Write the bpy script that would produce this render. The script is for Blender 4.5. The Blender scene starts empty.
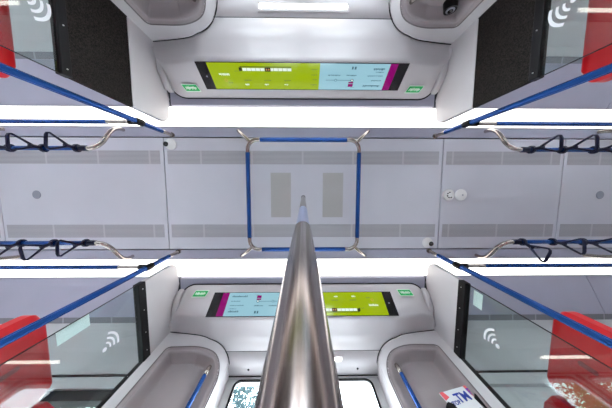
import bpy, math, random
from mathutils import Vector, Matrix, noise
PI = math.pi
CZ = 0.45                      # height of the lens above the floor (m)
LENS_Y = -0.068
C = bpy.context.scene.collection
random.seed(4)

# ------------------------------------------------------------------ materials
def mat(name, color, rough=0.5, metal=0.0, emit=None, estr=0.0, noise_amt=0.0, noise_scale=20.0,
        bump=0.0, bump_scale=200.0, spec=0.5, coat=0.0, color2=None, hard=False, stretch=None):
    m = bpy.data.materials.new(name); m.use_nodes = True
    nt = m.node_tree; b = nt.nodes['Principled BSDF']
    b.inputs['Base Color'].default_value = (*color, 1)
    b.inputs['Roughness'].default_value = rough
    b.inputs['Metallic'].default_value = metal
    b.inputs['Specular IOR Level'].default_value = spec
    b.inputs['Coat Weight'].default_value = coat
    b.inputs['Coat Roughness'].default_value = 0.05
    if emit:
        b.inputs['Emission Color'].default_value = (*emit, 1)
        b.inputs['Emission Strength'].default_value = estr
    tc = nt.nodes.new('ShaderNodeTexCoord')
    if noise_amt or color2:
        n = nt.nodes.new('ShaderNodeTexNoise'); n.inputs['Scale'].default_value = noise_scale
        n.inputs['Detail'].default_value = 4
        if stretch:
            mp = nt.nodes.new('ShaderNodeMapping'); mp.inputs['Scale'].default_value = stretch
            nt.links.new(tc.outputs['Object'], mp.inputs['Vector']); nt.links.new(mp.outputs[0], n.inputs['Vector'])
        else: nt.links.new(tc.outputs['Object'], n.inputs['Vector'])
        r = nt.nodes.new('ShaderNodeValToRGB')
        c2 = color2 if color2 else tuple(max(0, c*(1-noise_amt)) for c in color)
        r.color_ramp.elements[0].color = (*c2, 1); r.color_ramp.elements[1].color = (*color, 1)
        r.color_ramp.elements[0].position = 0.49 if hard else 0.35
        r.color_ramp.elements[1].position = 0.56 if hard else 0.65
        nt.links.new(n.outputs['Fac'], r.inputs['Fac'])
        nt.links.new(r.outputs['Color'], b.inputs['Base Color'])
    if bump:
        n2 = nt.nodes.new('ShaderNodeTexNoise'); n2.inputs['Scale'].default_value = bump_scale
        nt.links.new(tc.outputs['Object'], n2.inputs['Vector'])
        bp = nt.nodes.new('ShaderNodeBump'); bp.inputs['Strength'].default_value = bump
        bp.inputs['Distance'].default_value = 0.002
        nt.links.new(n2.outputs['Fac'], bp.inputs['Height'])
        nt.links.new(bp.outputs['Normal'], b.inputs['Normal'])
    return m

def slotted(name, c1, c2, axis, freq, fill=0.5, cross=0.0):
    """dark slots in a plate: stripes along one axis (and optional cross breaks)"""
    m = mat(name, c1, 0.6); nt = m.node_tree; b = nt.nodes['Principled BSDF']
    tc = nt.nodes.new('ShaderNodeTexCoord'); sp = nt.nodes.new('ShaderNodeSeparateXYZ')
    nt.links.new(tc.outputs['Object'], sp.inputs[0])
    def stripe(ax, fr, th):
        a = nt.nodes.new('ShaderNodeMath'); a.operation = 'MULTIPLY'; a.inputs[1].default_value = fr
        f = nt.nodes.new('ShaderNodeMath'); f.operation = 'FRACT'
        g = nt.nodes.new('ShaderNodeMath'); g.operation = 'LESS_THAN'; g.inputs[1].default_value = th
        nt.links.new(sp.outputs[ax], a.inputs[0]); nt.links.new(a.outputs[0], f.inputs[0]); nt.links.new(f.outputs[0], g.inputs[0])
        return g
    s = stripe(axis, freq, fill)
    out = s
    if cross:
        s2 = stripe(1-axis, cross, 0.965 if cross < 10 else 0.8)
        mu = nt.nodes.new('ShaderNodeMath'); mu.operation = 'MULTIPLY'
        nt.links.new(s.outputs[0], mu.inputs[0]); nt.links.new(s2.outputs[0], mu.inputs[1]); out = mu
    mx = nt.nodes.new('ShaderNodeMix'); mx.data_type = 'RGBA'
    mx.inputs[6].default_value = (*c1, 1); mx.inputs[7].default_value = (*c2, 1)
    nt.links.new(out.outputs[0], mx.inputs[0]); nt.links.new(mx.outputs[2], b.inputs['Base Color'])
    return m

def glass(name, tint, ior=1.5, rough=0.0):
    m = bpy.data.materials.new(name); m.use_nodes = True; nt = m.node_tree
    nt.nodes.clear()
    o = nt.nodes.new('ShaderNodeOutputMaterial'); mx = nt.nodes.new('ShaderNodeMixShader')
    t = nt.nodes.new('ShaderNodeBsdfTransparent'); t.inputs[0].default_value = (*tint, 1)
    g = nt.nodes.new('ShaderNodeBsdfGlossy'); g.inputs['Roughness'].default_value = rough
    f = nt.nodes.new('ShaderNodeFresnel'); f.inputs[0].default_value = ior
    ge = nt.nodes.new('ShaderNodeNewGeometry'); ma = nt.nodes.new('ShaderNodeMath'); ma.operation = 'MULTIPLY_ADD'
    ma.inputs[1].default_value = 1/ior-ior; ma.inputs[2].default_value = ior      # same reflectance from both faces
    nt.links.new(ge.outputs['Backfacing'], ma.inputs[0]); nt.links.new(ma.outputs[0], f.inputs[0])
    nt.links.new(f.outputs[0], mx.inputs[0]); nt.links.new(t.outputs[0], mx.inputs[1])
    nt.links.new(g.outputs[0], mx.inputs[2]); nt.links.new(mx.outputs[0], o.inputs[0])
    return m

M = dict(
    ceil=mat('ceiling_paint', (0.62, 0.615, 0.67), 0.38, noise_amt=0.04, noise_scale=3),
    cove=mat('cove_paint', (0.41, 0.405, 0.50), 0.35, noise_amt=0.05, noise_scale=4),
    gap=mat('seam_black', (0.015, 0.015, 0.02), 0.8),
    light=mat('lamp_diffuser', (0.9, 0.9, 0.88), 0.5, emit=(1.0, 0.955, 0.90), estr=1.7),
    lamp=mat('door_lamp_diffuser', (0.9, 0.9, 0.85), 0.5, emit=(1.0, 0.93, 0.82), estr=8.0),
    shell=mat('moulded_grey', (0.58, 0.548, 0.56), 0.33, noise_amt=0.03, noise_scale=5),
    shell2=mat('moulded_grey_light', (0.62, 0.59, 0.60), 0.35, noise_amt=0.03, noise_scale=6),
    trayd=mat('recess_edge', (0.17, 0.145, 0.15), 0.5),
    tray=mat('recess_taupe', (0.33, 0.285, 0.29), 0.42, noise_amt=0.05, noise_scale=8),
    wall=mat('wall_grey', (0.56, 0.57, 0.58), 0.4, noise_amt=0.04, noise_scale=5),
    floor=mat('floor_rubber', (0.50, 0.49, 0.51), 0.6, noise_amt=0.15, noise_scale=120),
    steel=mat('brushed_steel', (0.42, 0.37, 0.335), 0.22, 1.0, bump=0.1, bump_scale=300),
    steel_pole=mat('brushed_steel_pole', (0.43, 0.375, 0.355), 0.2, 1.0, color2=(0.17, 0.13, 0.12), noise_scale=1.0, stretch=(210, 210, 0.5)),
    slate=mat('slate_sleeve', (0.25, 0.29, 0.45), 0.3, 0.6),
    blue=mat('blue_rail', (0.009, 0.070, 0.29), 0.2, 0.6),
    navy=mat('navy_strap', (0.004, 0.006, 0.03), 0.5, spec=0.3),
    black=mat('black_rubber', (0.006, 0.005, 0.006), 0.5, spec=0.2),
    speck=mat('black_speckled_board', (0.004, 0.004, 0.004), 0.8, color2=(0.034, 0.027, 0.024), noise_scale=200, spec=0.1),
    scr=mat('screen_black', (0.01, 0.008, 0.01), 0.12),
    green=mat('screen_lime', (0.02, 0.03, 0.0), 0.10, emit=(0.40, 0.55, 0.0), estr=0.50),
    cyan=mat('screen_pale_blue', (0.02, 0.03, 0.03), 0.10, emit=(0.37, 0.67, 0.80), estr=0.50),
    purple=mat('screen_purple', (0.03, 0.0, 0.02), 0.12, emit=(0.28, 0.0, 0.15), estr=0.50),
    ink=mat('screen_text_dark', (0.01, 0.03, 0.04), 0.4, emit=(0.02, 0.10, 0.14), estr=0.50),
    inkg=mat('screen_text_olive', (0.01, 0.03, 0.0), 0.4, emit=(0.09, 0.14, 0.0), estr=0.50),
    white_e=mat('screen_white', (0.3, 0.3, 0.3), 0.4, emit=(0.75, 0.85, 0.75), estr=0.50),
    orange_e=mat('screen_orange', (0.1, 0.05, 0.0), 0.4, emit=(0.6, 0.25, 0.02), estr=0.50),
    sticker=mat('sticker_green', (0.0, 0.44, 0.10), 0.35),
    sticker_w=mat('sticker_white', (0.75, 0.9, 0.78), 0.4),
    frost=mat('frosted_film', (0.84, 0.88, 0.86), 0.5),
    symbol=mat('symbol_white', (0.85, 0.87, 0.88), 0.4, emit=None),
    red=mat('red_seat_plastic', (0.50, 0.004, 0.009), 0.3, coat=0.12, spec=0.3, noise_amt=0.05, noise_scale=6),
    redcloth=mat('red_seat_cloth', (0.38, 0.01, 0.015), 0.8, noise_amt=0.2, noise_scale=120),
    reddark=mat('red_slot', (0.22, 0.0, 0.008), 0.4),
    alu=mat('door_aluminium', (0.66, 0.66, 0.66), 0.3, 0.7),
    white=mat('device_white', (0.80, 0.79, 0.78), 0.4),
    greydisc=mat('disc_grey', (0.28, 0.29, 0.34), 0.4),
    paper=mat('leaflet_white', (0.80, 0.80, 0.82), 0.5),
    pink=mat('leaflet_coral', (0.85, 0.12, 0.14), 0.5),
    pblue=mat('leaflet_blue', (0.02, 0.05, 0.36), 0.5),
    violet=mat('leaflet_violet', (0.20, 0.04, 0.42), 0.5),
    pgrey=mat('leaflet_grey', (0.35, 0.33, 0.36), 0.5),
    leaf=mat('leaf_green', (0.22, 0.38, 0.09), 0.6, color2=(0.07, 0.17, 0.04), noise_scale=2),
    leafb=mat('leaf_blue_green', (0.07, 0.14, 0.15), 0.7, color2=(0.03, 0.07, 0.08), noise_scale=3),
    bark=mat('bark', (0.12, 0.09, 0.07), 0.9, noise_amt=0.5, noise_scale=12, bump=0.5, bump_scale=30),
    ground=mat('asphalt', (0.42, 0.41, 0.40), 0.9, noise_amt=0.3, noise_scale=8),
    grille=slotted('ceiling_slots', (0.50, 0.485, 0.51), (0.30, 0.29, 0.32), 1, 95, 0.5, 2.3),
    vent=slotted('vent_slots', (0.58, 0.56, 0.55), (0.30, 0.29, 0.28), 1, 110, 0.55, 120),
    covevent=slotted('cove_slots', (0.34, 0.34, 0.37), (0.20, 0.20, 0.225), 0, 5, 0.94),
    glass=glass('partition_glass', (0.86, 0.915, 0.905), 1.42),
    wglass=glass('window_glass', (0.93, 0.96, 0.96)),
)

# ------------------------------------------------------------------ mesh builder
class MB:
    def __init__(s): s.v = []; s.f = []
    def add(s, vs, fs):
        n = len(s.v); s.v += [tuple(p) for p in vs]; s.f += [tuple(i+n for i in f) for f in fs]; return s
    def box(s, x0, x1, y0, y1, z0, z1):
        x0, x1 = sorted((x0, x1)); y0, y1 = sorted((y0, y1)); z0, z1 = sorted((z0, z1))
        return s.add([(x0,y0,z0),(x1,y0,z0),(x1,y1,z0),(x0,y1,z0),(x0,y0,z1),(x1,y0,z1),(x1,y1,z1),(x0,y1,z1)],
                     [(0,3,2,1),(4,5,6,7),(0,1,5,4),(1,2,6,5),(2,3,7,6),(3,0,4,7)])
    def tube(s, pts, r, n=16, flutes=0, depth=0.0, cap=True):
        pts = [Vector(p) for p in pts]
        rs = r if isinstance(r, (list, tuple)) else [r]*len(pts)
        up = None; rings = []
        for i, p in enumerate(pts):
            t = (pts[min(i+1, len(pts)-1)] - pts[max(i-1, 0)]).normalized()
            if up is None:
                up = Vector((0,0,1)) if abs(t.z) < 0.9 else Vector((1,0,0))
            a = (up - t*up.dot(t)).normalized(); up = a; b = t.cross(a)
            ring = []
            for k in range(n):
                th = 2*PI*k/n
                rr = rs[i]*(1 - (depth if flutes and k % 2 else 0))
                ring.append(p + (a*math.cos(th)+b*math.sin(th))*rr)
            rings.append(ring)
        base = [q for ring in rings for q in ring]; fs = []
        for i in range(len(rings)-1):
            for k in range(n):
                k2 = (k+1) % n
                fs.append((i*n+k, i*n+k2, (i+1)*n+k2, (i+1)*n+k))
        if cap:
            fs.append(tuple(reversed(range(n)))); fs.append(tuple((len(rings)-1)*n+k for k in range(n)))
        return s.add(base, fs)
    def prism(s, poly, axis, a, b):
        """polygon extruded along an axis; poly in the two other coordinates"""
        def P(u, v, w):
            return {0: (w,u,v), 1: (u,w,v), 2: (u,v,w)}[axis]
        n = len(poly)
        vs = [P(u, v, a) for u, v in poly] + [P(u, v, b) for u, v in poly]
        fs = [tuple(range(n)), tuple(range(2*n-1, n-1, -1))]
        for i in range(n):
            j = (i+1) % n; fs.append((i, i+n, j+n, j))
        return s.add(vs, fs)
    def disc(s, x, y, z, r, h, n=40, dome=0.0):
        """round device hanging below a ceiling at z"""
        prof = [(r, 0), (r, -h*0.55), (r*0.93, -h*0.85), (r*0.8, -h)]
        if dome: prof += [(r*0.5, -h-dome*0.7), (r*0.25, -h-dome)]
        vs = []; fs = []
        for (rr, dz) in prof:
            for k in range(n):
                vs.append((x+rr*math.cos(2*PI*k/n), y+rr*math.sin(2*PI*k/n), z+dz))
        for i in range(len(prof)-1):
            for k in range(n):
                k2 = (k+1) % n; fs.append((i*n+k, (i+1)*n+k, (i+1)*n+k2, i*n+k2))
        fs.append(tuple((len(prof)-1)*n+k for k in range(n))); fs.append(tuple(range(n)))
        return s.add(vs, fs)
    def build(s, name, m, parent=None, smooth=False, bevel=0.0, loc=None):
        o0 = Vector((0,0,0))
        if parent is not None:
            p = parent
            while p is not None: o0 = o0 + p.location; p = p.parent
            off = Vector((0,0,0)); base = o0
        else:
            off = Vector(loc) if loc else Vector((0,0,0)); base = off
        me = bpy.data.meshes.new(name)
        me.from_pydata([(Vector(v)-base)[:] for v in s.v], [], s.f); me.update()
        import bmesh
        bm = bmesh.new(); bm.from_mesh(me)
        bmesh.ops.recalc_face_normals(bm, faces=bm.faces)
        bm.to_mesh(me); bm.free()
        if smooth:
            for p in me.polygons: p.use_smooth = True
        o = bpy.data.objects.new(name, me); C.objects.link(o); me.materials.append(m)
        o.location = off
        if parent is not None: o.parent = parent
        if bevel:
            b = o.modifiers.new('bevel', 'BEVEL'); b.width = bevel; b.segments = 3; b.limit_method = 'ANGLE'
            b.angle_limit = math.radians(40)
        if smooth == 'auto':
            try:
                me.set_sharp_from_angle(angle=math.radians(38))
            except Exception: pass
        return o

def thing(name, label, cat, loc=(0,0,0), group=None):
    o = bpy.data.objects.new(name, None); C.objects.link(o); o.location = loc
    o.empty_display_size = 0.1
    o['label'] = label; o['category'] = cat
    if group: o['group'] = group
    return o
def tag(o, label, cat, group=None):
    o['label'] = label; o['category'] = cat
    if group: o['group'] = group
    return o
def struct(o): o['kind'] = 'structure'; return o

def bez(p0, p1, p2, p3, n=10):
    out = []
    for i in range(n+1):
        t = i/n; u = 1-t
        out.append(tuple(u**3*a+3*u*u*t*b+3*u*t*t*c+t**3*d for a, b, c, d in zip(p0, p1, p2, p3)))
    return out
def rrect(u0, u1, v0, v1, r, n=8, corners=(1,1,1,1)):
    """rounded rectangle outline; corners: (u1v1, u0v1, u0v0, u1v0)"""
    pts = []
    for k, (cu, cv, a0) in enumerate(((u1-r, v1-r, 0), (u0+r, v1-r, 90), (u0+r, v0+r, 180), (u1-r, v0+r, 270))):
        if corners[k]:
            for i in range(n+1):
                a = math.radians(a0+90*i/n); pts.append((cu+r*math.cos(a), cv+r*math.sin(a)))
        else:
            pts.append(((u1, v1), (u0, v1), (u0, v0), (u1, v0))[k])
    return pts
def circ(u, v, r, n=24): return [(u+r*math.cos(2*PI*k/n), v+r*math.sin(2*PI*k/n)) for k in range(n)]

Z = lambda dz: CZ+dz
XE = 3.4                       # the saloon is built to this distance either way
TOPP = {1: 'lower', -1: 'upper'}; SIDE = {-1: 'left', 1: 'right'}

# ------------------------------------------------------------------ setting
f = struct(MB().box(-XE, XE, -1.53, 1.53, -0.06, 0).build('floor', M['floor']))
struct(MB().box(-60, 60, -60, 60, -1.3, -1.2).build('ground', M['ground']))
ceil = struct(MB().box(-XE, XE, -1.53, 1.53, Z(1.775), Z(1.80)).build('ceiling', M['gap'], loc=(0, 0, Z(1.775))))
brk = [-XE, -2.61, -1.19, 1.21, 2.28, XE]
ZC = Z(1.75)
for a, b in zip(brk, brk[1:]):
    MB().box(a+0.004, b-0.004, -0.482, 0.482, ZC, Z(1.775)).build('ceiling_panel', M['ceil'], ceil, bevel=0.002)
    for sy in (-1, 1):
        MB().box(a+0.03, b-0.035, sy*0.262, sy*0.376, ZC-0.0015, ZC+0.004).build('air_grille', M['grille'], ceil)
for sy in (-1, 1):
    MB().box(-XE, XE, sy*0.492, sy*0.571, ZC-0.002, Z(1.775)).build('ceiling_ledge', M['cove'], ceil, bevel=0.002)
    # recessed strip of ceiling between lamp and header in the doorway bay
    MB().box(-1.09, 1.09, sy*0.737, sy*1.02, ZC-0.03, Z(1.775)).build('ceiling_panel', M['cove'], ceil)
for x0, x1 in ((-0.284, -0.11), (0.168, 0.345)):
    MB().box(x0, x1, -0.190, 0.197, ZC-0.004, ZC+0.002).build('vent_grille', M['vent'], ceil, bevel=0.001)

# cove, wall and window band of the saloon on each of the four quarters
wn = 1; tn = 1
for sy in (-1, 1):
    w = MB()
    w.box(-XE, XE, sy*1.42, sy*1.50, 0, 0.78) if False else None
    for sx in (-1, 1):
        # solid side wall pieces round the windows (door bay is open from -0.62 to 0.62)
        blank = (sx == 1 and sy == 1)
        x0, x1 = sx*0.62, sx*XE
        w.box(x0, x1, sy*1.40, sy*1.47, 0, 0.85)
        w.box(x0, x1, sy*1.36, sy*1.47, Z(1.30), Z(1.40))
        if blank:
            w.box(x0, x1, sy*1.36, sy*1.47, 0.85, Z(1.30))
        else:
            w.box(x0, sx*1.24, sy*1.38, sy*1.47, 0.85, Z(1.30))
            w.box(sx*3.1, x1, sy*1.38, sy*1.47, 0.85, Z(1.30))
    side = 'right' if sy == 1 else 'left'
    wall = struct(w.build('wall_'+side, M['wall'], loc=(0, sy*1.42, 0)))
    for sx in (-1, 1):
        a, b = sx*1.125, sx*XE
        cuts = [a, sx*2.60, b] if (sx == 1) else [a, b]
        for p, q in zip(cuts, cuts[1:]):
            g = 0.004*sx
            prof = [(0.737, ZC), (0.80, Z(1.715)), (0.90, Z(1.665)), (1.018, Z(1.606)), (1.035, Z(1.62)), (0.92, Z(1.70)), (0.737, Z(1.775))]
            MB().prism([(sy*y, z) for y, z in prof], 0, p+(g if p != a else 0), q-(g if q != b else 0)).build('cove_panel', M['cove'], wall)
        MB().prism([(sy*1.018, Z(1.608)), (sy*1.070, Z(1.602)), (sy*1.070, Z(1.625)), (sy*1.018, Z(1.625))], 0, a, b).build('cove_vent', M['covevent'], wall)
        prof = [(1.068, Z(1.60)), (1.12, Z(1.575)), (1.20, Z(1.50)), (1.30, Z(1.375)), (1.33, Z(1.375)), (1.23, Z(1.52)), (1.13, Z(1.61)), (1.068, Z(1.625))]
        MB().prism([(sy*y, z) for y, z in prof], 0, a, b).build('sloping_panel', M['wall'], wall)
        MB().box(a, b, sy*1.305, sy*1.37, Z(1.362), Z(1.375)).build('seam_strip', M['black'], wall)
        prof = [(1.31, Z(1.361)), (1.335, Z(1.30)), (1.37, Z(1.30)), (1.37, Z(1.361))]
        MB().prism([(sy*y, z) for y, z in prof], 0, a, b).build('rail_moulding', M['wall'], wall)
        if not (sx == 1 and sy == 1):
            fr = thing('window_%d' % wn, '', '', (sx*2.17, sy*1.37, 0.85)); del fr['label']; del fr['category']; struct(fr)
            x0, x1 = sx*1.24, sx*3.10
            o = MB()
            o.box(x0, x1, sy*1.345, sy*1.40, Z(1.228), Z(1.30)); o.box(x0, x1, sy*1.345, sy*1.40, 0.85, 0.92)
            o.box(x0, x0+sx*0.06, sy*1.345, sy*1.40, 0.92, Z(1.228)); o.box(x1-sx*0.06, x1, sy*1.345, sy*1.40, 0.92, Z(1.228))
            o.build('window_frame', M['black'], fr, bevel=0.003)
            MB().box(x0+sx*0.06, x1-sx*0.06, sy*1.375, sy*1.383, 0.92, Z(1.228)).build('window_pane', M['wglass'], fr)
            wn += 1
for sx, nm in ((-1, 'back'), (1, 'front')):
    struct(MB().box(sx*XE, sx*(XE+0.05), -1.5, 1.5, 0, Z(1.80)).build('wall_'+nm, M['wall']))

# ------------------------------------------------------------------ lamps
for sy in (-1, 1):
    t = thing('ceiling_light_strip', 'long glowing white ceiling light strip beside the %s'%('screen at the bottom of the photo' if sy == 1 else 'screen at the top of the photo'), 'light', (0, sy*0.652, ZC))
    MB().box(-XE, XE, sy*0.573, sy*0.735, ZC-0.004, ZC+0.008).build('diffuser', M['light'], t)
    e = MB(); e.box(-XE, XE, sy*0.571, sy*0.575, ZC-0.006, ZC+0.01); e.box(-XE, XE, sy*0.733, sy*0.737, ZC-0.006, ZC+0.01)
    e.build('edge_trim', M['alu'], t)

# ------------------------------------------------------------------ header boxes over the doors
HP = [(0.790, 1.716), (0.792, 1.700), (0.800, 1.688), (0.826, 1.668), (0.838, 1.650), (0.890, 1.556), (0.936, 1.476), (0.950, 1.470), (0.975, 1.478),
      (1.01, 1.490), (1.10, 1.495), (1.236, 1.495)]
HP2 = [(1.242, 1.495), (1.33, 1.490), (1.435, 1.480)]
def rise(x):                   # the underside sweeps up towards the partitions
    x = abs(x); return 0.071*(min(1.0, (x-0.74)/0.35))**0.8 if x > 0.74 else 0.0
XH = 1.085
def header_grid(prof, sy, rc=0.15):
    xs = [XH*math.sin(PI/2*(i/40.0)) if True else 0 for i in range(-40, 41)]
    xc = XH-rc; mb = MB(); vs = []; fs = []
    y0, yend = 0.790, 1.435
    for x in xs:
        d = max(0.0, abs(x)-xc); ys = y0 + (rc-math.sqrt(max(0, rc*rc-d*d)))*1.0
        for (y, dz) in prof:
            k = (yend-ys)/(yend-y0)
            # only the lip side bends round; the far side stays straight
            yy = yend-(yend-y)*k
            wt = min(1, max(0, (1.668-dz)/0.13)); vs.append((x, sy*yy, Z(dz+rise(x)*wt)))
    n = len(prof)
    for i in range(len(xs)-1):
        for j in range(n-1):
            fs.append((i*n+j, i*n+j+1, (i+1)*n+j+1, (i+1)*n+j))
    return mb.add(vs, fs)
for sy in (-1, 1):
    t = thing('overhead_door_panel', 'grey moulded panel over the doors in the %s half of the photo'%TOPP[sy], 'panel', (0, sy*1.1, Z(1.46)))
    o = header_grid(HP, sy).build('header_shell', M['shell'], t, smooth=True)
    o2 = header_grid(HP2, sy).build('lower_cover', M['shell'], t, smooth=True)
    for q in (o, o2):
        s = q.modifiers.new('solid', 'SOLIDIFY'); s.thickness = 0.006; s.offset = -1 
    for s_ in (-1, 1):
        MB().prism([(sy*y, Z(z)) for y, z in ((0.825, 1.71), (0.835, 1.665), (0.88, 1.615), (0.95, 1.575), (1.06, 1.572), (1.06, 1.71))], 0, s_*1.045, s_*1.092).build('end_cap', M['shell'], t, bevel=0.012, smooth='auto')
    # black line drawn in for the shadow gap round the lip
    lip = []
    rc = 0.15; xc = XH-rc
    for i in range(-60, 61):
        x = XH*math.sin(PI/2*i/60.0); d = max(0, abs(x)-xc); ys = 0.786+(rc-math.sqrt(max(0, rc*rc-d*d)))
        lip.append((x, sy*ys, Z(1.706)))
    MB().tube(lip, 0.0045, 8).build('lip_shadow_gap', M['black'], t, smooth=True)
    MB().box(-0.66, 0.66, sy*1.2345, sy*1.2435, Z(1.496), Z(1.503)).build('seam', M['gap'], t)
    MB().box(-0.60, 0.60, sy*1.435, sy*1.442, Z(1.476), Z(1.53)).build('seal', M['black'], t)
    for x in (-0.44, 0.435):
        MB().disc(x, sy*1.387, Z(1.4865), 0.009, 0.004, 16).build('screw', M['gap'], t)
    # lamp under the header
    l = thing('door_lamp', 'slim white lamp set under the panel over the %s doors'%TOPP[sy], 'light', (0, sy*1.305, Z(1.48)))
    MB().box(-0.303, 0.303, sy*1.285, sy*1.318, Z(1.484), Z(1.4895)).build('diffuser', M['lamp'], l, bevel=0.002)
    e = MB()
    e.box(-0.313, 0.313, sy*1.270, sy*1.285, Z(1.479), Z(1.4885)); e.box(-0.313, 0.313, sy*1.318, sy*1.332, Z(1.479), Z(1.487))
    e.box(-0.313, -0.303, sy*1.287, sy*1.324, Z(1.479), Z(1.488)); e.box(0.303, 0.313, sy*1.287, sy*1.324, Z(1.479), Z(1.488))
    e.build('frame', M['shell'], l)

# ------------------------------------------------------------------ information screens
def screen(sy):
    t = thing('information_screen', 'lit route screen, %s'%('lime green right of the pole and pale blue left of it' if sy == 1 else 'lime green on the left half and pale blue on the right half'), 'screen', (0, sy*0.887, Z(1.56)))
    a = Vector((0, sy*0.8375, Z(1.6475))); b = Vector((0, sy*0.9345, Z(1.4795)))
    nrm = Vector((0, -sy*(a.z-b.z), -abs(b.y-a.y))).normalized()
    L = 0.748; right = sy                        # reader's right
    def P(u, v, d=0.004):                        # u 0..1 reader's left to right, v 0 top .. 1 bottom
        p = a.lerp(b, v) + nrm*d; return Vector((-0.005+right*(u-0.5)*2*L, p.y, p.z))
    def quad(name, m, u0, u1, v0, v1, d, par, thick=0.001):
        c = [P(u0, v0, d), P(u1, v0, d), P(u1, v1, d), P(u0, v1, d)]; e = [q-nrm*thick for q in c]
        return MB().add(c+e, [(0,1,2,3),(7,6,5,4),(0,4,5,1),(1,5,6,2),(2,6,7,3),(3,7,4,0)]).build(name, m, par)
    def multi(name, m, rects, d, par):
        if name in ('train_diagram', 'current_marker', 'line_badge') and len(rects) > 1:
            for q_ in rects: multi(name, m, [q_], d, par)
            return
        if name == 'text_lines':
            rows = {}
            for q_ in rects: rows.setdefault(q_[4], []).append(q_)
            for q_ in rows.values(): multi('text_line', m, [e_[:4] for e_ in q_], d, par)
            return
        mb = MB()
        for (u0, u1, v0, v1) in rects:
            c = [P(u0, v0, d), P(u1, v0, d), P(u1, v1, d), P(u0, v1, d)]; e = [q-nrm*0.0005 for q in c]
            mb.add(c+e, [(0,1,2,3),(7,6,5,4),(0,4,5,1),(1,5,6,2),(2,6,7,3),(3,7,4,0)])
        return mb.build(name, m, par)
    bz = quad('bezel', M['scr'], -0.003, 1.003, -0.025, 1.02, 0.0045, t, 0.003)
    q1 = quad('purple_stripe', M['purple'], 0.048, 0.085, 0.0, 1.0, 0.0052, t); q1['label'] = 'purple stripe of the screen'
    q2 = quad('blue_field', M['cyan'], 0.085, 0.418, 0.0, 1.0, 0.0052, t); q2['label'] = 'pale blue field with dark text'
    q3 = quad('green_field', M['green'], 0.418, 0.951, 0.0, 1.0, 0.0052, t); q3['label'] = 'lime green field with a route diagram'
    rnd = random.Random(7)
    def words(u, v, w, h):
        out = []; x = u
        while x < u+w:
            ww = rnd.uniform(0.002, 0.0045); hh = h*rnd.choice((0.6, 0.6, 0.9))
            out.append((x, min(x+ww, u+w), v-hh, v, (u, v))); x += ww+rnd.uniform(0.0008, 0.002)
        return out
    r = []
    for (u, v, w, h) in ((0.105, .20, .085, .08), (0.105, .40, .05, .045), (0.105, .58, .075, .04), (0.105, .72, .04, .035), (0.105, .85, .055, .085),
                         (0.235, .12, .02, .03), (0.235, .60, .05, .05), (0.315, .60, .06, .05)):
        r += words(u, v, w, h)
    multi('text_lines', M['ink'], r, 0.0060, q2)
    multi('route_line', M['ink'], [(0.245, 0.385, .385, .40)], 0.0058, q2)
    mb = MB()
    def disc(u, v, rr, d, m, par, name):
        p = P(u, v, d); ex = Vector((right, 0, 0)); ey = (b-a).normalized()
        vs = [p+(ex*math.cos(2*PI*k/20)+ey*math.sin(2*PI*k/20))*rr for k in range(20)]
        vs += [q-nrm*0.0005 for q in vs]
        MB().add(vs, [tuple(range(20)), tuple(range(39, 19, -1))]+[(k, k+20, (k+1) % 20+20, (k+1) % 20) for k in range(20)]).build(name, m, par)
    disc(0.252, .39, 0.011, 0.0062, M['ink'], q2, 'stop_marker'); disc(0.252, .39, 0.006, 0.0066, M['white_e'], q2, 'stop_marker')
    disc(0.335, .39, 0.010, 0.0062, M['ink'], q2, 'stop_marker'); disc(0.335, .39, 0.007, 0.0066, M['cyan'], q2, 'stop_marker')
    multi('line_badge', M['purple'], [(0.243, 0.268, .13, .25), (0.243, 0.268, .27, .33)], 0.0062, q2)
    multi('line_badge', M['ink'], [(0.243, 0.252, .80, .90), (0.257, 0.265, .80, .90)], 0.0062, q2)
    # lime half
    r = []
    for (u, v, w, h) in ((0.43, .22, .03, .05), (0.43, .42, .022, .04), (0.43, .60, .028, .04), (0.43, .80, .03, .04),
                         (0.56, .38, .035, .06), (0.66, .38, .035, .06), (0.76, .38, .035, .06), (0.80, .72, .03, .03), (0.855, .28, .02, .05)):
        r += words(u, v, w, h)
    multi('text_lines', M['inkg'], r, 0.0060, q3)
    r = words(0.575, .22, .02, .06)+words(0.675, .22, .02, .06)+words(0.775, .22, .02, .06)+words(0.86, .62, .05, .09)
    multi('text_lines', M['white_e'], r, 0.0060, q3)
    multi('train_diagram', M['white_e'], [(0.555+i*0.0215, 0.5745+i*0.0215, .72, .82) for i in range(11)], 0.0060, q3)
    multi('train_diagram', M['scr'], [(0.655, 0.682, .70, .84), (0.792, 0.806, .72, .84)], 0.0064, q3)
    multi('train_diagram', M['scr'], [(0.555, 0.80, .85, .875)], 0.0060, q3)
    multi('current_marker', M['orange_e'], [(0.660, 0.666, .74, .80), (0.671, 0.677, .74, .80)], 0.0068, q3)
    disc(0.885, .36, 0.011, 0.0062, M['orange_e'], q3, 'clock'); disc(0.885, .36, 0.008, 0.0066, M['green'], q3, 'clock')
    disc(0.973, .50, 0.006, 0.0056, M['greydisc'], bz, 'sensor')
for sy in (-1, 1): screen(sy)

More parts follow.
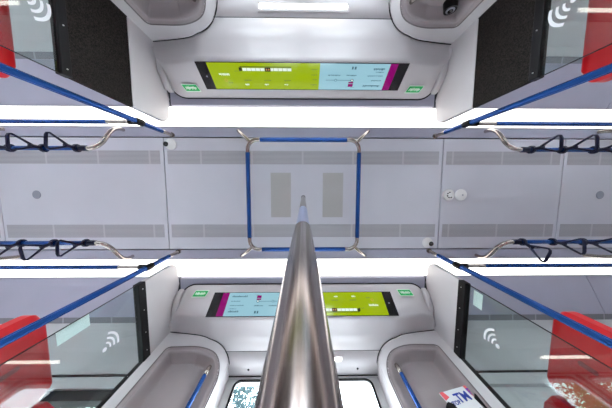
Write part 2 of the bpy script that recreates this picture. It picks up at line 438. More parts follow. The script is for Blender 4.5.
# green stickers on the header at either end of each screen
for sy in (-1, 1):
    for sx in (-1, 1):
        y0, y1 = (0.808, 0.845); 
        a = Vector((0, sy*0.812, Z(1.6795))); b = Vector((0, sy*0.862, Z(1.6065)))
        a = Vector((0, sy*0.829, Z(1.669))); b = Vector((0, sy*0.8555, Z(1.619)))
        nrm = Vector((0, -sy*(a.z-b.z), -abs(b.y-a.y))).normalized()
        c = sx*0.876; w = 0.054
        # skewed plate
        t = thing('safety_sticker', 'small green sticker with white script, %s end of the screen at the %s'%(SIDE[sx], 'bottom' if sy == 1 else 'top'), 'sticker', (c, (a.y+b.y)/2, (a.z+b.z)/2))
        def Q(u, v, d): 
            p = a.lerp(b, v)+nrm*d
            return Vector((c+u*w+sx*(v-0.5)*0.012, p.y, p.z))
        def slab(name, m, pts, d, par):
            cc = [Q(u, v, d) for u, v in pts]; e = [q-nrm*0.001 for q in cc]; n = len(cc)
            return MB().add(cc+e, [tuple(range(n)), tuple(range(2*n-1, n-1, -1))]+[(i, i+n, (i+1) % n+n, (i+1) % n) for i in range(n)]).build(name, m, par)
        slab('backing', M['sticker_w'], [(-1.06, -0.08), (1.06, -0.08), (1.06, 1.08), (-1.06, 1.08)], 0.006, t)
        slab('green_field', M['sticker'], [(-1, 0.03), (1, 0.03), (1, 0.97), (-1, 0.97)], 0.0066, t)
        mb = MB(); rnd = random.Random(3)
        x = -0.75
        while x < 0.75:                       # a line of illegible white handwriting-like letters
            p0 = Q(x, 0.35+rnd.uniform(-.1, .1), 0.008); p1 = Q(x+0.08, 0.70+rnd.uniform(-.08, .08), 0.008); p2 = Q(x+0.17, 0.42+rnd.uniform(-.1, .1), 0.008)
            mb.tube([p0, p1, p2], 0.0026, 5); x += 0.17
        mb.build('script', M['sticker_w'], t)

# ------------------------------------------------------------------ moulded pillars beside the doors
def pillar(sx, sy):
    desc = {(-1, 1): 'with a blue handle, lower left of the photo', (1, 1): 'holding a leaflet, lower right of the photo',
            (-1, -1): 'beside the black board, upper left of the photo', (1, -1): 'with a round black speaker, upper right of the photo'}[(sx, sy)]
    t = thing('door_pillar_panel', 'grey moulded recessed pillar panel '+desc, 'panel', (sx*0.85, sy*1.2, 0))
    path = []
    p0 = (1.093, 1.122); p1 = (0.86, 1.116)
    for i in range(40): path.append((p0[0]+(p1[0]-p0[0])*i/40, p0[1]+(p1[1]-p0[1])*i/40))
    for i in range(64):
        u = i/64; k = [(0.86, 1.116), (0.70, 1.112), (0.605, 1.17), (0.592, 1.34)]
        path.append(tuple((1-u)**3*k[0][j]+3*(1-u)**2*u*k[1][j]+3*(1-u)*u*u*k[2][j]+u**3*k[3][j] for j in (0, 1)))
    for i in range(41): path.append((0.592, 1.34+0.14*i/40))
    # arc length and normals (pointing into the body, away from the vestibule)
    S = [0]
    for i in range(1, len(path)): S.append(S[-1]+math.dist(path[i], path[i-1]))
    nr = []
    for i in range(len(path)):
        a = path[max(0, i-1)]; b = path[min(len(path)-1, i+1)]
        dx, dy = b[0]-a[0], b[1]-a[1]; L = math.hypot(dx, dy); nr.append((dy/L, -dx/L))
    if nr[0][1] < 0: nr = [(-a, -b) for a, b in nr]
    nz = 170; zb = -0.45
    s0, s1 = 0.08, S[95]
    top, bot = 1.405, 0.15
    def rr(s, z, inset, rad_l, rad_r):
        """signed distance (positive inside) to the recess outline"""
        l, r, tt, bb = s0+inset, s1-inset, top-inset, bot+inset
        rad = rad_r if s > (l+r)/2 else rad_l
        rad = max(0.01, rad-inset)
        cs = min(max(s, l+rad), r-rad); cz = min(max(z, bb+rad), tt-rad)
        if z > tt-rad or z < bb+rad:
            dx = s-cs; dz_ = z-cz
            if dx == 0: return min(tt-z, z-bb)
            if dz_ == 0: return min(s-l, r-s)
            return rad-math.hypot(dx, dz_)
        return min(s-l, r-s)
    def smooth(x): x = min(1, max(0, x)); return x*x*(3-2*x)
    vs = []; dist = []
    for i, (x, y) in enumerate(path):
        zt = 1.492+rise(x)
        for j_ in range(nz+1):
            z = 1.492-(1.492-zb)*(j_/nz)**1.7
            z += rise(x)*smooth((z-1.412)/0.08)
            d0 = rr(S[i], z, 0, 0.03, 0.14)
            d1 = rr(S[i], z, 0.026, 0.03, 0.14)
            off = 0.014*smooth((d0-0.003)/0.010) + 0.086*smooth(d1/0.026)
            # rounded top edge
            e = zt-z
            if e < 0.02: off += 0.012*(1-math.sqrt(max(0, 1-(1-e/0.02)**2)))
            if S[i] > s1+0.03: off += 0.006*(0.5-0.5*math.cos((S[i]-s1-0.03)*2*PI/0.03))
            vs.append((sx*(x+nr[i][0]*off), sy*(y+nr[i][1]*off), Z(z))); dist.append(d0)
    n = nz+1; ff = []; ft = []
    for i in range(len(path)-1):
        for j in range(nz):
            q = (i*n+j, i*n+j+1, (i+1)*n+j+1, (i+1)*n+j)
            (ft if min(dist[k] for k in q) > 0.0 else ff).append(q)
    def sub(faces):
        used = sorted({k for q in faces for k in q}); m_ = {k: i for i, k in enumerate(used)}
        return MB().add([vs[k] for k in used], [tuple(m_[k] for k in q) for q in faces])
    sub(ff).build('outer_shell', M['shell2'], t, smooth=True)
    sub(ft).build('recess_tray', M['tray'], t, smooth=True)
    # black seal where the pillar meets the header, and outer return towards the partition
    MB().tube([(sx*(x-0.001), sy*(y-0.001), Z(1.4915+rise(x))) for x, y in path[::3]], 0.0035, 6).build('top_seal', M['black'], t, smooth=True)
    oc = rrect(s0, s1, bot, top, 0.03, 8)
    rad = 0.14
    oc = [(s1-rad+rad*math.cos(PI/2*i/14), top-rad+rad*math.sin(PI/2*i/14)) for i in range(15)] + [p_ for p_ in oc if p_[0] < (s0+s1)/2] + [(s1, bot)]
    dense = []
    for k in range(len(oc)):
        a, b = oc[k], oc[(k+1) % len(oc)]; mm = max(1, int(math.dist(a, b)/0.015))
        dense += [(a[0]+(b[0]-a[0])*i/mm, a[1]+(b[1]-a[1])*i/mm) for i in range(mm)]
    dense.append(dense[0])
    def on(s_, off):
        i = max(k for k in range(len(S)-1) if S[k] <= s_); k = (s_-S[i])/(S[i+1]-S[i])
        x = path[i][0]+(path[i+1][0]-path[i][0])*k; y = path[i][1]+(path[i+1][1]-path[i][1])*k
        return x+nr[i][0]*off, y+nr[i][1]*off
    g = []
    for s_, z in dense:
        x, y = on(s_, 0.0005); g.append((sx*x, sy*y, Z(z)))
    MB().tube(g, 0.0042, 6, cap=False).build('recess_groove', M['trayd'], t, smooth=True)
    hx, hy = 0.668, 1.200
    h = MB().tube([(sx*hx, sy*hy, Z(1.255)), (sx*hx, sy*hy, Z(0.7)), (sx*hx, sy*hy, Z(0.3))], 0.0135, 24, 12, 0.07).build('grab_handle', M['blue'], t, smooth=False)
    h['label'] = 'blue ribbed vertical handle'
    MB().tube([(sx*(hx+0.01), sy*(hy+0.035), Z(1.345)), (sx*hx, sy*(hy+0.01), Z(1.33)), (sx*hx, sy*hy, Z(1.305)), (sx*hx, sy*hy, Z(1.255))], 0.0125, 16).build('handle_end', M['steel'], h, smooth=True)
    MB().tube([(sx*(hx+0.01), sy*(hy+0.035), Z(0.21)), (sx*hx, sy*(hy+0.01), Z(0.23)), (sx*hx, sy*hy, Z(0.25)), (sx*hx, sy*hy, Z(0.3))], 0.0125, 16).build('handle_end', M['steel'], h, smooth=True)
    return t, path, nr, S
pil = {}
for sy in (-1, 1):
    for sx in (-1, 1): pil[(sx, sy)] = pillar(sx, sy)

# ------------------------------------------------------------------ partitions
def arc_band(cy, cz, r0, r1, a0, a1, n=16):
    pts = [(cy+r1*math.cos(a0+(a1-a0)*i/n), cz+r1*math.sin(a0+(a1-a0)*i/n)) for i in range(n+1)]
    pts += [(cy+r0*math.cos(a1+(a0-a1)*i/n), cz+r0*math.sin(a1+(a0-a1)*i/n)) for i in range(n+1)]
    return pts
def partition(sx, sy):
    extra = 'with a black board above the glass' if sy == -1 else 'glazed up to a black bar'
    t = thing('partition', 'clear glass seat partition %s, %s side of the photo'%(extra, SIDE[sx]), 'partition', (sx*1.115, sy*0.84, 0))
    xi, xo = sx*1.094, sx*1.124
    yin = 0.580
    fb = (1.35 if sx == -1 else 1.335) if sy == -1 else 1.343
    # grey head panel with rounded inner top corner
    poly = [(yin, fb), (1.36, fb), (1.36, 1.60), (1.02, 1.60), (0.78, 1.715), (0.74, 1.704)]
    r = 0.085
    poly += [(yin+r+r*math.cos(a), 1.700-r+r*math.sin(a)) for a in [PI/2+PI/2*i/8 for i in range(9)]]
    MB().prism([(sy*y, Z(z)) for y, z in poly], 0, xi, xo).build('head_panel', M['shell2'], t, bevel=0.004)
    if sy == -1:
        MB().box(sx*1.098, sx*1.120, sy*yin, sy*1.125, Z(1.002), Z(fb)).build('black_board', M['speck'], t, bevel=0.002)['label'] = 'speckled black board'
        bt, bb = 1.010, 0.968
    else:
        bt, bb = 1.343, 1.282
    bar = MB().box(sx*1.088 if sy==1 else sx*1.094, sx*1.128, sy*(yin), sy*1.125, Z(bb), Z(bt)).build('clamp_bar', M['black'], t, bevel=0.004)
    mbs = MB()
    for y in ((0.62, 0.77, 0.93, 1.06) if sy == 1 else (0.61, 0.80, 1.0)):
        zc = (bb+bt)/2
        mbs.tube([(sx*1.089 if sy == 1 else sx*1.094, sy*y, Z(zc)), (sx*(1.085 if sy == 1 else 1.0905), sy*y, Z(zc))], 0.0028, 10)
    mbs.build('screws', M['alu'], bar)
    g = MB().box(sx*1.105, sx*1.113, sy*(yin+0.004), sy*1.125, 0.12, Z(bb)).build('glass_pane', M['glass'], t)
    g['label'] = 'clear greenish glass pane'
    MB().box(sx*1.106, sx*1.112, sy*(yin+0.002), sy*(yin+0.004), 0.12, Z(bb)).build('glass_edge', M['black'], t)
    MB().box(sx*1.096, sx*1.122, sy*1.120, sy*1.138, 0.0, Z(fb)).build('gasket', M['black'], t)
    MB().box(xi, xo, sy*1.138, sy*1.40, 0.0, Z(fb)).build('side_panel', M['shell2'], t)
    MB().box(xi, xo, sy*yin, sy*1.12, 0.0, 0.12).build('kick_rail', M['alu'], t, bevel=0.003)
    # wireless-style symbol
    cy, cz = (0.834, 1.052) if sy == 1 else (0.834, 0.870)
    ang = math.radians(118)           # radiates inwards and upwards
    mb = MB()
    for r0, r1 in ((0.028, 0.037), (0.051, 0.061), (0.075, 0.087)):
        band = arc_band(0, 0, r0, r1, ang-math.radians(43), ang+math.radians(43))
        mb.prism([(sy*(cy+u), Z(cz+v)) for u, v in band], 0, sx*1.1035, sx*1.105)
    mb.prism([(sy*(cy+u), Z(cz+v)) for u, v in circ(0, 0, 0.012)], 0, sx*1.1035, sx*1.105)
    mb.build('wireless_symbol', M['symbol'], g)['label'] = 'white wireless symbol on the glass'
    if sy == 1:
        if sx == -1: sq = [(0.588, 0.86), (0.652, 0.86), (0.652, 1.00), (0.588, 1.00)]
        else: sq = [(0.60, 1.175), (0.70, 1.175), (0.70, 1.24), (0.60, 1.24)]
        MB().prism([(sy*y, Z(z)) for y, z in sq], 0, sx*1.113, sx*1.1145).build('frosted_sticker', M['frost'], g)['label'] = 'pale green frosted sticker'
for sy in (-1, 1):
    for sx in (-1, 1): partition(sx, sy)

# ------------------------------------------------------------------ poles and rails
def fl(mb, pts, r=0.0165): return mb.tube(pts, r, 24, 12, 0.09)
PY = 0.503
for sy in (-1, 1):
    for sx in (-1, 1):
        where = '%s %s of the photo'%(TOPP[sy], SIDE[sx]); PX = 1.107 if sx == -1 else 1.128; D = 0.0 if sx == -1 else 0.05
        t = thing('grab_pole', 'blue upright pole at the partition edge, %s'%where, 'pole', (sx*PX, sy*PY, 0))
        fl(MB(), [(sx*PX, sy*PY, 0.02), (sx*PX, sy*PY, Z(1.62))]).build('pole_sleeve', M['blue'], t)
        MB().tube([(sx*PX, sy*PY, Z(1.62)), (sx*PX, sy*PY, ZC)], 0.0145, 20).build('pole_tip', M['steel'], t, smooth='auto')
        MB().tube([(sx*PX, sy*PY, Z(1.735)), (sx*PX, sy*PY, ZC-0.002)], 0.021, 20).build('ceiling_flange', M['steel'], t, smooth='auto')
        MB().tube([(sx*PX, sy*PY, 0), (sx*PX, sy*PY, 0.03)], 0.03, 20).build('floor_flange', M['steel'], t, smooth='auto')
        MB().tube([(sx*PX, sy*PY, Z(1.37)), (sx*PX, sy*PY, Z(1.375)), (sx*PX, sy*PY, Z(1.43)), (sx*PX, sy*PY, Z(1.435))], [0.017, 0.022, 0.022, 0.017], 20).build('clamp', M['black'], t, smooth='auto')
        r = thing('handrail', 'straight blue handrail in front of the bright strip, %s'%where, 'rail', (sx*2.2, sy*0.50, Z(1.40)))
        fl(MB(), [(sx*1.32, sy*PY, Z(1.40)), (sx*XE, sy*PY, Z(1.40))], 0.0145).build('rail_sleeve', M['blue'], r)
        MB().tube([(sx*(PX+0.016), sy*PY, Z(1.40)), (sx*1.32, sy*PY, Z(1.40))], 0.0125, 20).build('rail_end', M['steel'], r, smooth='auto')
        MB().tube([(sx*(PX+0.012), sy*PY, Z(1.40)), (sx*(PX+0.065), sy*PY, Z(1.40))], 0.0175, 20).build('socket', M['black'], r, smooth='auto')
        # strap rail: S-bent steel brackets at its ends, blue tube between
        SY, SZ = 0.332, 1.42
        s = thing('strap_rail', 'blue rail carrying hanging grips, on bent steel brackets, %s'%where, 'rail', (sx*2.2, sy*SY, Z(SZ)))
        bl = fl(MB(), [(sx*(1.485+D), sy*SY, Z(SZ)), (sx*(2.53+D), sy*SY, Z(SZ))], 0.0155).build('rail_sleeve', M['blue'], s)
        br = []
        for (x, y, z) in bez((1.53, SY, SZ), (1.475, SY, SZ), (1.445, SY+0.03, SZ+0.015), (1.455, SY+0.085, SZ+0.06), 10): br.append((x, y, z))
        for (x, y, z) in bez((1.455, SY+0.085, SZ+0.06), (1.465, SY+0.15, SZ+0.11), (1.50, 0.53, 1.60), (1.56, 0.545, 1.748), 12)[1:]: br.append((x, y, z))
        br = [(x-0.045+D, y, z) for x, y, z in br]
        MB().tube([(sx*x, sy*y, Z(z)) for x, y, z in br], 0.0145, 18).build('bent_bracket', M['steel'], s, smooth='auto')
        far = [(2.53+D+(1.485+D-x), y, z) for x, y, z in br]
        MB().tube([(sx*x, sy*y, Z(z)) for x, y, z in far], 0.0145, 18).build('bent_bracket', M['steel'], s, smooth='auto')
        # second bracket (of the next rail) beside it
        for x in (1.488+D,):
            MB().tube([(sx*x, sy*SY, Z(SZ)), (sx*(x+0.05), sy*SY, Z(SZ))], 0.019, 18).build('collar', M['navy'], s, smooth='auto')

# hanging grips
def strap(x, y, sx, sy, swing, lab):
    zt = Z(1.42)
    t = thing('hanging_grip', lab, 'grip', (x, y, zt), 'triangular hanging grips on the strap rails')
    # webbing loop round the rail, then a wide triangular handle below, its base bar across the aisle
    R = Matrix.Rotation(swing, 4, 'X') @ Matrix.Rotation(sx*0.06, 4, 'Y')
    def W(p): q = R @ Vector(p); return (x+q.x, y+q.y, zt+q.z)
    mb = MB()
    ring = [(0.0, 0.0218*math.cos(a), 0.0218*math.sin(a)) for a in [2*PI*k/20 for k in range(21)]]
    for dx in (-0.007, 0.0, 0.007):
        mb.tube([(x+dx, y+p[1], zt+p[2]) for p in ring], 0.0055, 8, cap=False)
    mb.build('rail_loop', M['navy'], t, smooth=True)
    mb = MB(); mb.tube([W((0, 0, -0.022)), W((0, 0, -0.075))], [0.010, 0.013], 12)
    mb.build('webbing', M['navy'], t, smooth='auto')
    mb = MB(); hw = 0.050; zt2, zb2 = -0.062, -0.175
    out = [(0, 0.006, zt2), (0, hw*0.62, -0.115), (0, hw, zb2+0.018), (0, hw-0.006, zb2+0.004), (0, hw-0.02, zb2), (0, -hw+0.02, zb2), (0, -hw+0.006, zb2+0.004), (0, -hw, zb2+0.018), (0, -hw*0.62, -0.115), (0, -0.006, zt2)]
    mb.tube([W(p) for p in out], [0.008, 0.0062, 0.0060, 0.007, 0.0085, 0.0085, 0.007, 0.0060, 0.0062, 0.008], 12)
    mb.build('grip_handle', M['navy'], t, smooth='auto')
names = ['nearest the doors', 'second from the doors', 'third from the doors', 'fourth from the doors', 'fifth from the doors']
for sy in (-1, 1):
    for sx in (-1, 1):
        for k, X in enumerate((1.555, 1.78, 2.005)):
            rnd = random.Random(k*7+sx*3+sy*11)
            sw = rnd.uniform(-0.12, 0.12)
            if (sx, sy, k) == (1, 1, 0): sw = 0.30
            strap(sx*(X+(0.052 if sx == 1 else 0)), sy*0.332, sx, sy, sw, 'navy triangular hanging grip %s on the %s %s rail'%(names[k], TOPP[sy], SIDE[sx]))

# square ceiling rail round the centre pole
t = thing('square_ceiling_rail', 'square blue overhead rail with steel corners round the centre pole', 'rail', (0, 0, Z(1.55)))
q = 0.424; rc = 0.075; zr = Z(1.55)
for a, b in (((-q+rc+.02, -q), (q-rc-.02, -q)), ((-q+rc+.02, q), (q-rc-.02, q)), ((-q, -q+rc+.02), (-q, q-rc-.02)), ((q, -q+rc+.02), (q, q-rc-.02))):
    fl(MB(), [(a[0], a[1], zr), (b[0], b[1], zr)], 0.0165).build('rail_bar', M['blue'], t)
for sx in (-1, 1):
    for sy in (-1, 1):
        pts = [(q, q-rc-.025, 0)] + [(q-rc+rc*math.cos(a), q-rc+rc*math.sin(a), 0) for a in [PI/2*i/10 for i in range(11)]] + [(q-rc-.025, q, 0)]
        MB().tube([(sx*x, sy*y, zr) for x, y, z in pts], 0.0145, 18).build('corner_elbow', M['steel'], t, smooth='auto')
        c = q-rc+rc*0.7071
        MB().tube([(sx*c, sy*c, zr+0.002), (sx*(c+0.04), sy*(c+0.04), zr+0.03), (sx*0.545, sy*0.535, ZC-0.03), (sx*0.553, sy*0.543, ZC-0.003)], 0.0125, 16).build('ceiling_arm', M['steel'], t, smooth='auto')

# centre pole
t = thing('centre_pole', 'thick brushed steel floor to ceiling pole in the middle', 'pole', (0, 0.0235, 0))
cy = 0.0235
MB().tube([(-0.0018, cy, 0.02), (-0.0018, cy, Z(0.425)), (-0.0018, cy, Z(0.437))], [0.0183, 0.0183, 0.0168], 48).build('lower_tube', M['steel_pole'], t, smooth='auto')
MB().tube([(-0.0018, cy, Z(0.437)), (-0.0018, cy, Z(0.80))], 0.0160, 40).build('upper_sleeve', M['slate'], t, smooth='auto')['label'] = 'slate blue section above the joint'
MB().tube([(-0.0018, cy, Z(0.80)), (-0.0018, cy, ZC)], 0.0158, 40).build('upper_tube', M['steel'], t, smooth='auto')
MB().tube([(-0.0018, cy, ZC-0.012), (-0.0018, cy, ZC-0.001)], 0.019, 32).build('ceiling_flange', M['gap'], t, smooth='auto')
MB().tube([(-0.0018, cy, 0), (-0.0018, cy, 0.025)], 0.045, 32).build('floor_flange', M['steel'], t, smooth='auto')

# ------------------------------------------------------------------ ceiling devices
for (x, y, lx, ly, lab) in ((-1.125, -0.428, -0.035, 0.0, 'white round camera dome by the seam near the upper left handrail bracket'),
                            (1.112, 0.428, 0.028, 0.008, 'white round camera dome by the seam near the lower right pole')):
    t = thing('ceiling_camera', lab, 'camera', (x, y, ZC))
    MB().disc(x, y, ZC, 0.047, 0.012, dome=0.004).build('housing', M['white'], t, smooth='auto')
    MB().disc(x+lx, y+ly, ZC-0.008, 0.021, 0.014, dome=0.010).build('lens', M['scr'], t, smooth='auto')
for (x, n, lab) in ((1.275, 0, 'slotted white smoke detector nearer the centre pole'), (1.385, 1, 'plain white smoke detector farther from the centre pole')):
    t = thing('smoke_detector', lab, 'detector', (x, 0.0, ZC), 'pair of ceiling detectors')
    MB().disc(x, 0.0, ZC, 0.050, 0.018, dome=0.008).build('housing', M['white'], t, smooth='auto')
    mb = MB()
    if n == 0:
        for k in range(5):
            a0 = 0.9+k*0.85
            mb.prism([(x+u, v) for u, v in arc_band(0, 0, 0.020, 0.027, a0, a0+0.45, 4)], 2, ZC-0.030, ZC-0.018)
        mb.build('slots', M['gap'], t)
    else:
        MB().disc(x, 0, ZC-0.024, 0.006, 0.006, 12).build('indicator', M['greydisc'], t)
for x, lab in ((-2.295, 'flat grey disc in the ceiling, left side of the photo'), (2.64, 'flat grey disc in the ceiling, right side of the photo')):
    o = MB().disc(x, 0.0, ZC+0.001, 0.036, 0.006).build('ceiling_disc', M['greydisc'], loc=(x, 0, ZC)); tag(o, lab, 'cap')

# speaker in the upper right pillar recess; leaflet in the lower right one
_, path, nr, S = pil[(1, -1)]
def on_pillar(sx, sy, s, off):
    for i in range(len(S)-1):
        if S[i+1] > s: break
    k = (s-S[i])/(S[i+1]-S[i])
    x = path[i][0]+(path[i+1][0]-path[i][0])*k; y = path[i][1]+(path[i+1][1]-path[i][1])*k
    n = nr[i]; tx = (path[i+1][0]-path[i][0], path[i+1][1]-path[i][1]); L = math.hypot(*tx)
    return Vector((sx*(x+n[0]*off), sy*(y+n[1]*off), 0)), Vector((sx*tx[0]/L, sy*tx[1]/L, 0)), Vector((sx*n[0], sy*n[1], 0))
p, tx, nn = on_pillar(1, -1, 0.176, 0.099); p.z = Z(1.335)
t = thing('round_speaker', 'small round black speaker in the recess at the upper right', 'speaker', p)
def stud(mb, r, d0, d1, n=28):
    a = [p-nn*d0+(tx*math.cos(2*PI*k/n)+Vector((0,0,1))*math.sin(2*PI*k/n))*r for k in range(n)]
    b = [p-nn*d1+(tx*math.cos(2*PI*k/n)+Vector((0,0,1))*math.sin(2*PI*k/n))*r*0.9 for k in range(n)]
    return mb.add(a+b, [tuple(range(n)), tuple(range(2*n-1, n-1, -1))]+[(k, k+n, (k+1) % n+n, (k+1) % n) for k in range(n)])
stud(MB(), 0.040, 0.0, 0.050).build('rim', M['black'], t, smooth='auto')
stud(MB(), 0.026, 0.048, 0.054).build('cone', M['greydisc'], t, smooth='auto')
stud(MB(), 0.016, 0.052, 0.058).build('cap', M['scr'], t, smooth='auto')

def leaflet():
    p, tx, nn = on_pillar(1, 1, 0.208, 0.026); top = 1.105
    # reader's right when facing the pillar from the vestibule
    right = -tx if (-tx).cross(Vector((0,0,1))).dot(nn) < 0 else tx
    right = Vector((nn.y, -nn.x, 0)).normalized()
    if right.x < 0: pass
    t = thing('leaflet', 'white and coral leaflet lettered TM in the recess at the lower right', 'leaflet', (p.x, p.y, Z(0.90)))
    def Q(u, v, d):
        u, v = 1.1*(u*0.97+v*0.24), 1.1*(-u*0.24+v*0.97)+0.02
        return p + right*u + Vector((0, 0, Z(top)-v)) - Vector((0,0,p.z)) - nn*(d)
    def slab(name, m, pts, d, th, par):
        c = [Q(u, v, d) for u, v in pts]; e = [q_+nn*th for q_ in c]; n = len(c)
        return MB().add(c+e, [tuple(range(n)), tuple(range(2*n-1, n-1, -1))]+[(i, i+n, (i+1) % n+n, (i+1) % n) for i in range(n)]).build(name, m, par)
    pg = slab('page', M['paper'], [(-0.085, 0), (0.105, 0), (0.105, 0.26), (-0.085, 0.26)], 0.008, 0.006, t)
    slab('coral_corner', M['pink'], [(-0.085, 0), (-0.062, 0), (-0.052, 0.030), (-0.085, 0.040)], 0.009, 0.001, pg)
    slab('coral_corner', M['pink'], [(0.076, 0), (0.105, 0), (0.105, 0.20), (0.085, 0.20), (0.078, 0.06)], 0.0088, 0.0006, pg)
    slab('grey_picture', M['pgrey'], [(-0.030, 0.115), (0.055, 0.105), (0.060, 0.25), (-0.040, 0.25)], 0.009, 0.001, pg)
    for s_, nm in ((-1, 'left'), (1, 'right')):
        o_ = 0.016 if s_ == 1 else -0.012
        out = [(o_+s_*0.100, 0.062), (o_+s_*0.075, 0.050), (o_+s_*0.056, 0.064), (o_+s_*0.052, 0.26), (o_+s_*0.100, 0.26)]
        slab('black_clip', M['black'], out, 0.016, 0.085, t)
    def text(body, size, u, v, m, bold=0.0):
        cu = bpy.data.curves.new('lettering', 'FONT'); cu.body = body; cu.size = size; cu.offset = bold; cu.extrude = 0.0005
        tmp = bpy.data.objects.new('lettering', cu); C.objects.link(tmp)
        bpy.context.view_layer.update()
        me = bpy.data.meshes.new_from_object(tmp.evaluated_get(bpy.context.evaluated_depsgraph_get()))
        bpy.data.objects.remove(tmp); 
        o = bpy.data.objects.new('lettering', me); C.objects.link(o); me.materials.clear(); me.materials.append(m)
        base = Vector(t.location)
        for vtx in me.vertices:
            x, y, z = vtx.co; vtx.co = Q(u+x, v-y, 0.0100+z) - base
        o.parent = pg; me.update()
    text('TOP', 0.026, -0.068, 0.070, M['pblue'], 0.0006)
    text('TM', 0.062, -0.026, 0.066, M['pblue'], 0.0014)
    text('B', 0.046, 0.072, 0.048, M['violet'], 0.0016)
leaflet()

# ------------------------------------------------------------------ seats behind the partitions
def seat(sx, sy, y0, y1, lab):
    cyy = (y0+y1)/2
    t = thing('train_seat', lab, 'seat', (sx*1.45, sy*cyy, 0))
    top = 1.345
    # back shell: plan outline with chamfered vertical edges, extruded up with a rounded top
    n = 14; vs = []; fs = []
    def plan(w, zf):
        h = w/2; c = 0.035
        f0 = 1.188+zf; b0 = 1.262+zf
        return [(f0, -h+c), (f0, h-c), (f0+0.03, h), (b0, h), (b0+0.012, h-0.03), (b0+0.012, -h+0.03), (b0, -h), (f0+0.03, -h)]
    wid = y1-y0; levels = []
    for i in range(n+1):
        z = 0.42 + (top-0.42)*i/n
        lean = 0.10*(1-(z-0.42)/(top-0.42))**1.2*0
        levels.append((z, wid, lean))
    rad = 0.045
    levels[-1] = (top-rad, wid, 0)
    for k in range(1, 7):
        a = PI/2*k/6; levels.append((top-rad+rad*math.sin(a), wid-2*rad*(1-math.cos(a))*0.8, 0.012*(1-math.cos(a))))
    for z, w, le in levels:
        for (x, y) in plan(w, le): vs.append((sx*x, sy*(cyy+y), z))
    m = 8
    for i in range(len(levels)-1):
        for k in range(m):
            k2 = (k+1) % m; fs.append((i*m+k, i*m+k2, (i+1)*m+k2, (i+1)*m+k))
    fs.append(tuple(range(m))); fs.append(tuple((len(levels)-1)*m+k for k in range(m)))
    MB().add(vs, fs).build('back_shell', M['red'], t, bevel=0.006, smooth='auto')
    # padded front, headrest wings, cushion, pedestal
    MB().prism(rrect(sy*cyy-wid/2+0.03, sy*cyy+wid/2-0.03, 0.48, 1.08, 0.05), 0, sx*1.272, sx*1.33).build('back_pad', M['redcloth'], t, bevel=0.015, smooth='auto')
    MB().prism(rrect(sy*cyy-wid/2+0.05, sy*cyy+wid/2-0.05, 1.11, 1.31, 0.05), 0, sx*1.270, sx*1.335).build('headrest', M['redcloth'], t, bevel=0.015, smooth='auto')
    MB().box(sx*1.28, sx*1.74, sy*(y0+0.01), sy*(y1-0.01), 0.38, 0.47).build('cushion', M['redcloth'], t, bevel=0.03, smooth='auto')
    MB().box(sx*1.20, sx*1.70, sy*(y0+0.02), sy*(y1-0.02), 0.34, 0.385).build('seat_pan', M['red'], t, bevel=0.01)
    MB().box(sx*1.38, sx*1.50, sy*(cyy-0.06), sy*(cyy+0.06), 0.0, 0.345).build('pedestal', M['alu'], t, bevel=0.01)
    MB().prism(rrect(sy*(cyy-0.025)-0.010, sy*(cyy-0.025)+0.010, 1.18, 1.24, 0.008), 0, sx*1.1865, sx*1.190).build('label_slot', M['reddark'], t)['label'] = 'dark red recessed slot'
for sy in (-1, 1):
    for sx in (-1, 1):
        w = '%s %s of the photo'%(TOPP[sy], SIDE[sx])
        seat(sx, sy, 0.505, 0.915, 'red moulded seat by the aisle behind the glass, %s'%w)
        seat(sx, sy, 0.938, 1.330, 'red moulded seat by the window behind the glass, %s'%w)

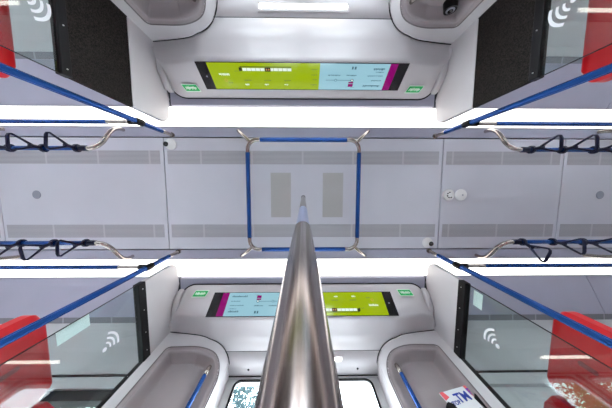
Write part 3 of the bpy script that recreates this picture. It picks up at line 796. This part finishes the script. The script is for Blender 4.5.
# ------------------------------------------------------------------ doors
dn = 1
for sy in (1, -1):
    fr = struct(MB().box(-0.625, -0.600, sy*1.44, sy*1.52, 0, Z(1.485)).box(0.600, 0.625, sy*1.44, sy*1.52, 0, Z(1.485)).box(-0.60, 0.60, sy*1.443, sy*1.52, Z(1.474), Z(1.49)).build('trim_%d' % dn, M['alu'], loc=(0, sy*1.48, 0), bevel=0.002))
    for s in (-1, 1):
        d = thing('door_%d' % dn, '', '', (s*0.30, sy*1.45, 0)); del d['label']; del d['category']; struct(d)
        x0, x1 = sorted((s*0.002, s*0.598)); g0, g1 = sorted((s*0.045, s*0.540))
        outer = [(x0, 0.01), (x1, 0.01), (x1, Z(1.473)), (x0, Z(1.473))]
        # leaf with a rounded window opening: bridge outer rectangle to the rounded outline
        def ring(outl, y):
            return [(u, y, v) for u, v in outl]
        inner = rrect(g0, g1, 0.75, Z(1.462), 0.055, 8)
        N = len(inner)
        def proj(u, v):
            cu, cv = (g0+g1)/2, (0.75+Z(1.425))/2
            du, dv = (u-cu)/((g1-g0)/2), (v-cv)/((Z(1.425)-0.75)/2); k = max(abs(du), abs(dv))
            nu, nv = du/k, dv/k
            return ((x0+x1)/2+nu*(x1-x0)/2, (0.01+Z(1.473))/2+nv*(Z(1.473)-0.01)/2)
        out2 = [proj(u, v) for u, v in inner]
        mb = MB(); A = ring(inner, sy*1.45)+ring(out2, sy*1.45)+ring(inner, sy*1.49)+ring(out2, sy*1.49)
        F = []
        for i in range(N):
            j = (i+1) % N
            F += [(i, j, N+j, N+i), (2*N+i, 3*N+i, 3*N+j, 2*N+j), (i, 2*N+i, 2*N+j, j), (N+i, N+j, 3*N+j, 3*N+i)]
        mb.add(A, F); mb.build('door_leaf', M['alu'], d, smooth='auto')
        inner2 = rrect(g0+0.016, g1-0.016, 0.766, Z(1.452), 0.042, 8)
        mb = MB(); A = ring(inner, sy*1.447)+ring(inner2, sy*1.447)+ring(inner, sy*1.46)+ring(inner2, sy*1.46); F = []
        for i in range(N):
            j = (i+1) % N
            F += [(i, j, N+j, N+i), (2*N+i, 3*N+i, 3*N+j, 2*N+j), (N+i, N+j, 3*N+j, 3*N+i)]
        mb.add(A, F); mb.build('window_seal', M['black'], d, smooth='auto')
        MB().prism(inner, 1, sy*1.465, sy*1.472).build('window_pane', M['wglass'], d)
        MB().box(s*0.001, s*0.018, sy*1.445, sy*1.495, 0.01, Z(1.473)).build('edge_seal', M['black'], d)
        dn += 1

# ------------------------------------------------------------------ trees outside
def tree(x, y, zc, rad, m, lab, seed, nleaf=5000, ls=0.12):
    rnd = random.Random(seed)
    t = thing('tree', lab, 'tree', (x, y, -1.2))
    tr = MB(); tr.tube([(x, y, -1.2), (x+0.05, y, zc*0.4), (x, y+0.1, zc)], [rad*0.12, rad*0.09, rad*0.05], 12)
    tips = []
    for k in range(14):
        a = rnd.uniform(0, 2*PI); el = rnd.uniform(0.1, 1.3); L = rad*rnd.uniform(0.6, 0.95)
        z0 = zc-rad*0.6+rnd.uniform(0, rad*0.6)
        e = (x+L*math.cos(a)*math.cos(el), y+L*math.sin(a)*math.cos(el), z0+L*math.sin(el)); tips.append(e)
        tr.tube([(x, y, z0), ((x+e[0])/2, (y+e[1])/2, (z0+e[2])/2+0.1), e], [rad*0.04, rad*0.025, rad*0.01], 6)
    tr.build('trunk', M['bark'], t, smooth='auto')
    mb = MB(); cl = []
    for k in range(60):
        while True:
            v = Vector((rnd.uniform(-1, 1), rnd.uniform(-1, 1), rnd.uniform(-1, 1)))
            if v.length < 1: break
        cl.append((Vector((x, y, zc))+v*rad*0.85, rad*rnd.uniform(0.15, 0.3)))
    for k in range(nleaf):
        c, r = rnd.choice(cl)
        p = c+Vector((rnd.gauss(0, .5), rnd.gauss(0, .5), rnd.gauss(0, .5)))*r
        a = Vector((rnd.gauss(0, 1), rnd.gauss(0, 1), rnd.gauss(0, 1))).normalized(); b = a.orthogonal().normalized()
        s = ls*rnd.uniform(0.6, 1.2)
        mb.add([p-a*s*0.5, p+b*s*0.28, p+a*s*0.5, p-b*s*0.28], [(0, 1, 2, 3)])
    mb.build('crown', m, t)
tree(-1.75, 8.2, 6.9, 1.35, M['leafb'], 'blue green tree outside the door window left of the pole', 1, 5000, 0.13)
tree(-9.0, 8.2, 6.0, 2.3, M['leaf'], 'leafy green tree outside the lower left seat window', 2, 4500, 0.17)

# ------------------------------------------------------------------ sky, camera, view
w = bpy.data.worlds.new('World'); bpy.context.scene.world = w; w.use_nodes = True
bg = w.node_tree.nodes['Background']; bg.inputs[0].default_value = (0.86, 0.92, 1.0, 1); bg.inputs[1].default_value = 10.0

cam = bpy.data.cameras.new('camera'); co = bpy.data.objects.new('camera', cam); C.objects.link(co)
cam.sensor_fit = 'HORIZONTAL'; cam.sensor_width = 36.0; cam.lens = 36.0*200/612; cam.clip_start = 0.01; cam.clip_end = 300
fw = Vector((2.5/200, 17/200, 1)).normalized()
r = (Vector((1, 0, 0))-fw*fw.x).normalized(); b = -fw; u = b.cross(r)
m = Matrix((r, u, b)).transposed().to_4x4(); m.translation = Vector((0, LENS_Y, CZ)); co.matrix_world = m
bpy.context.scene.camera = co
vs = bpy.context.scene.view_settings
vs.view_transform = 'Standard'; vs.look = 'None'; vs.exposure = 0.65; vs.gamma = 1.0; vs.use_curve_mapping = False
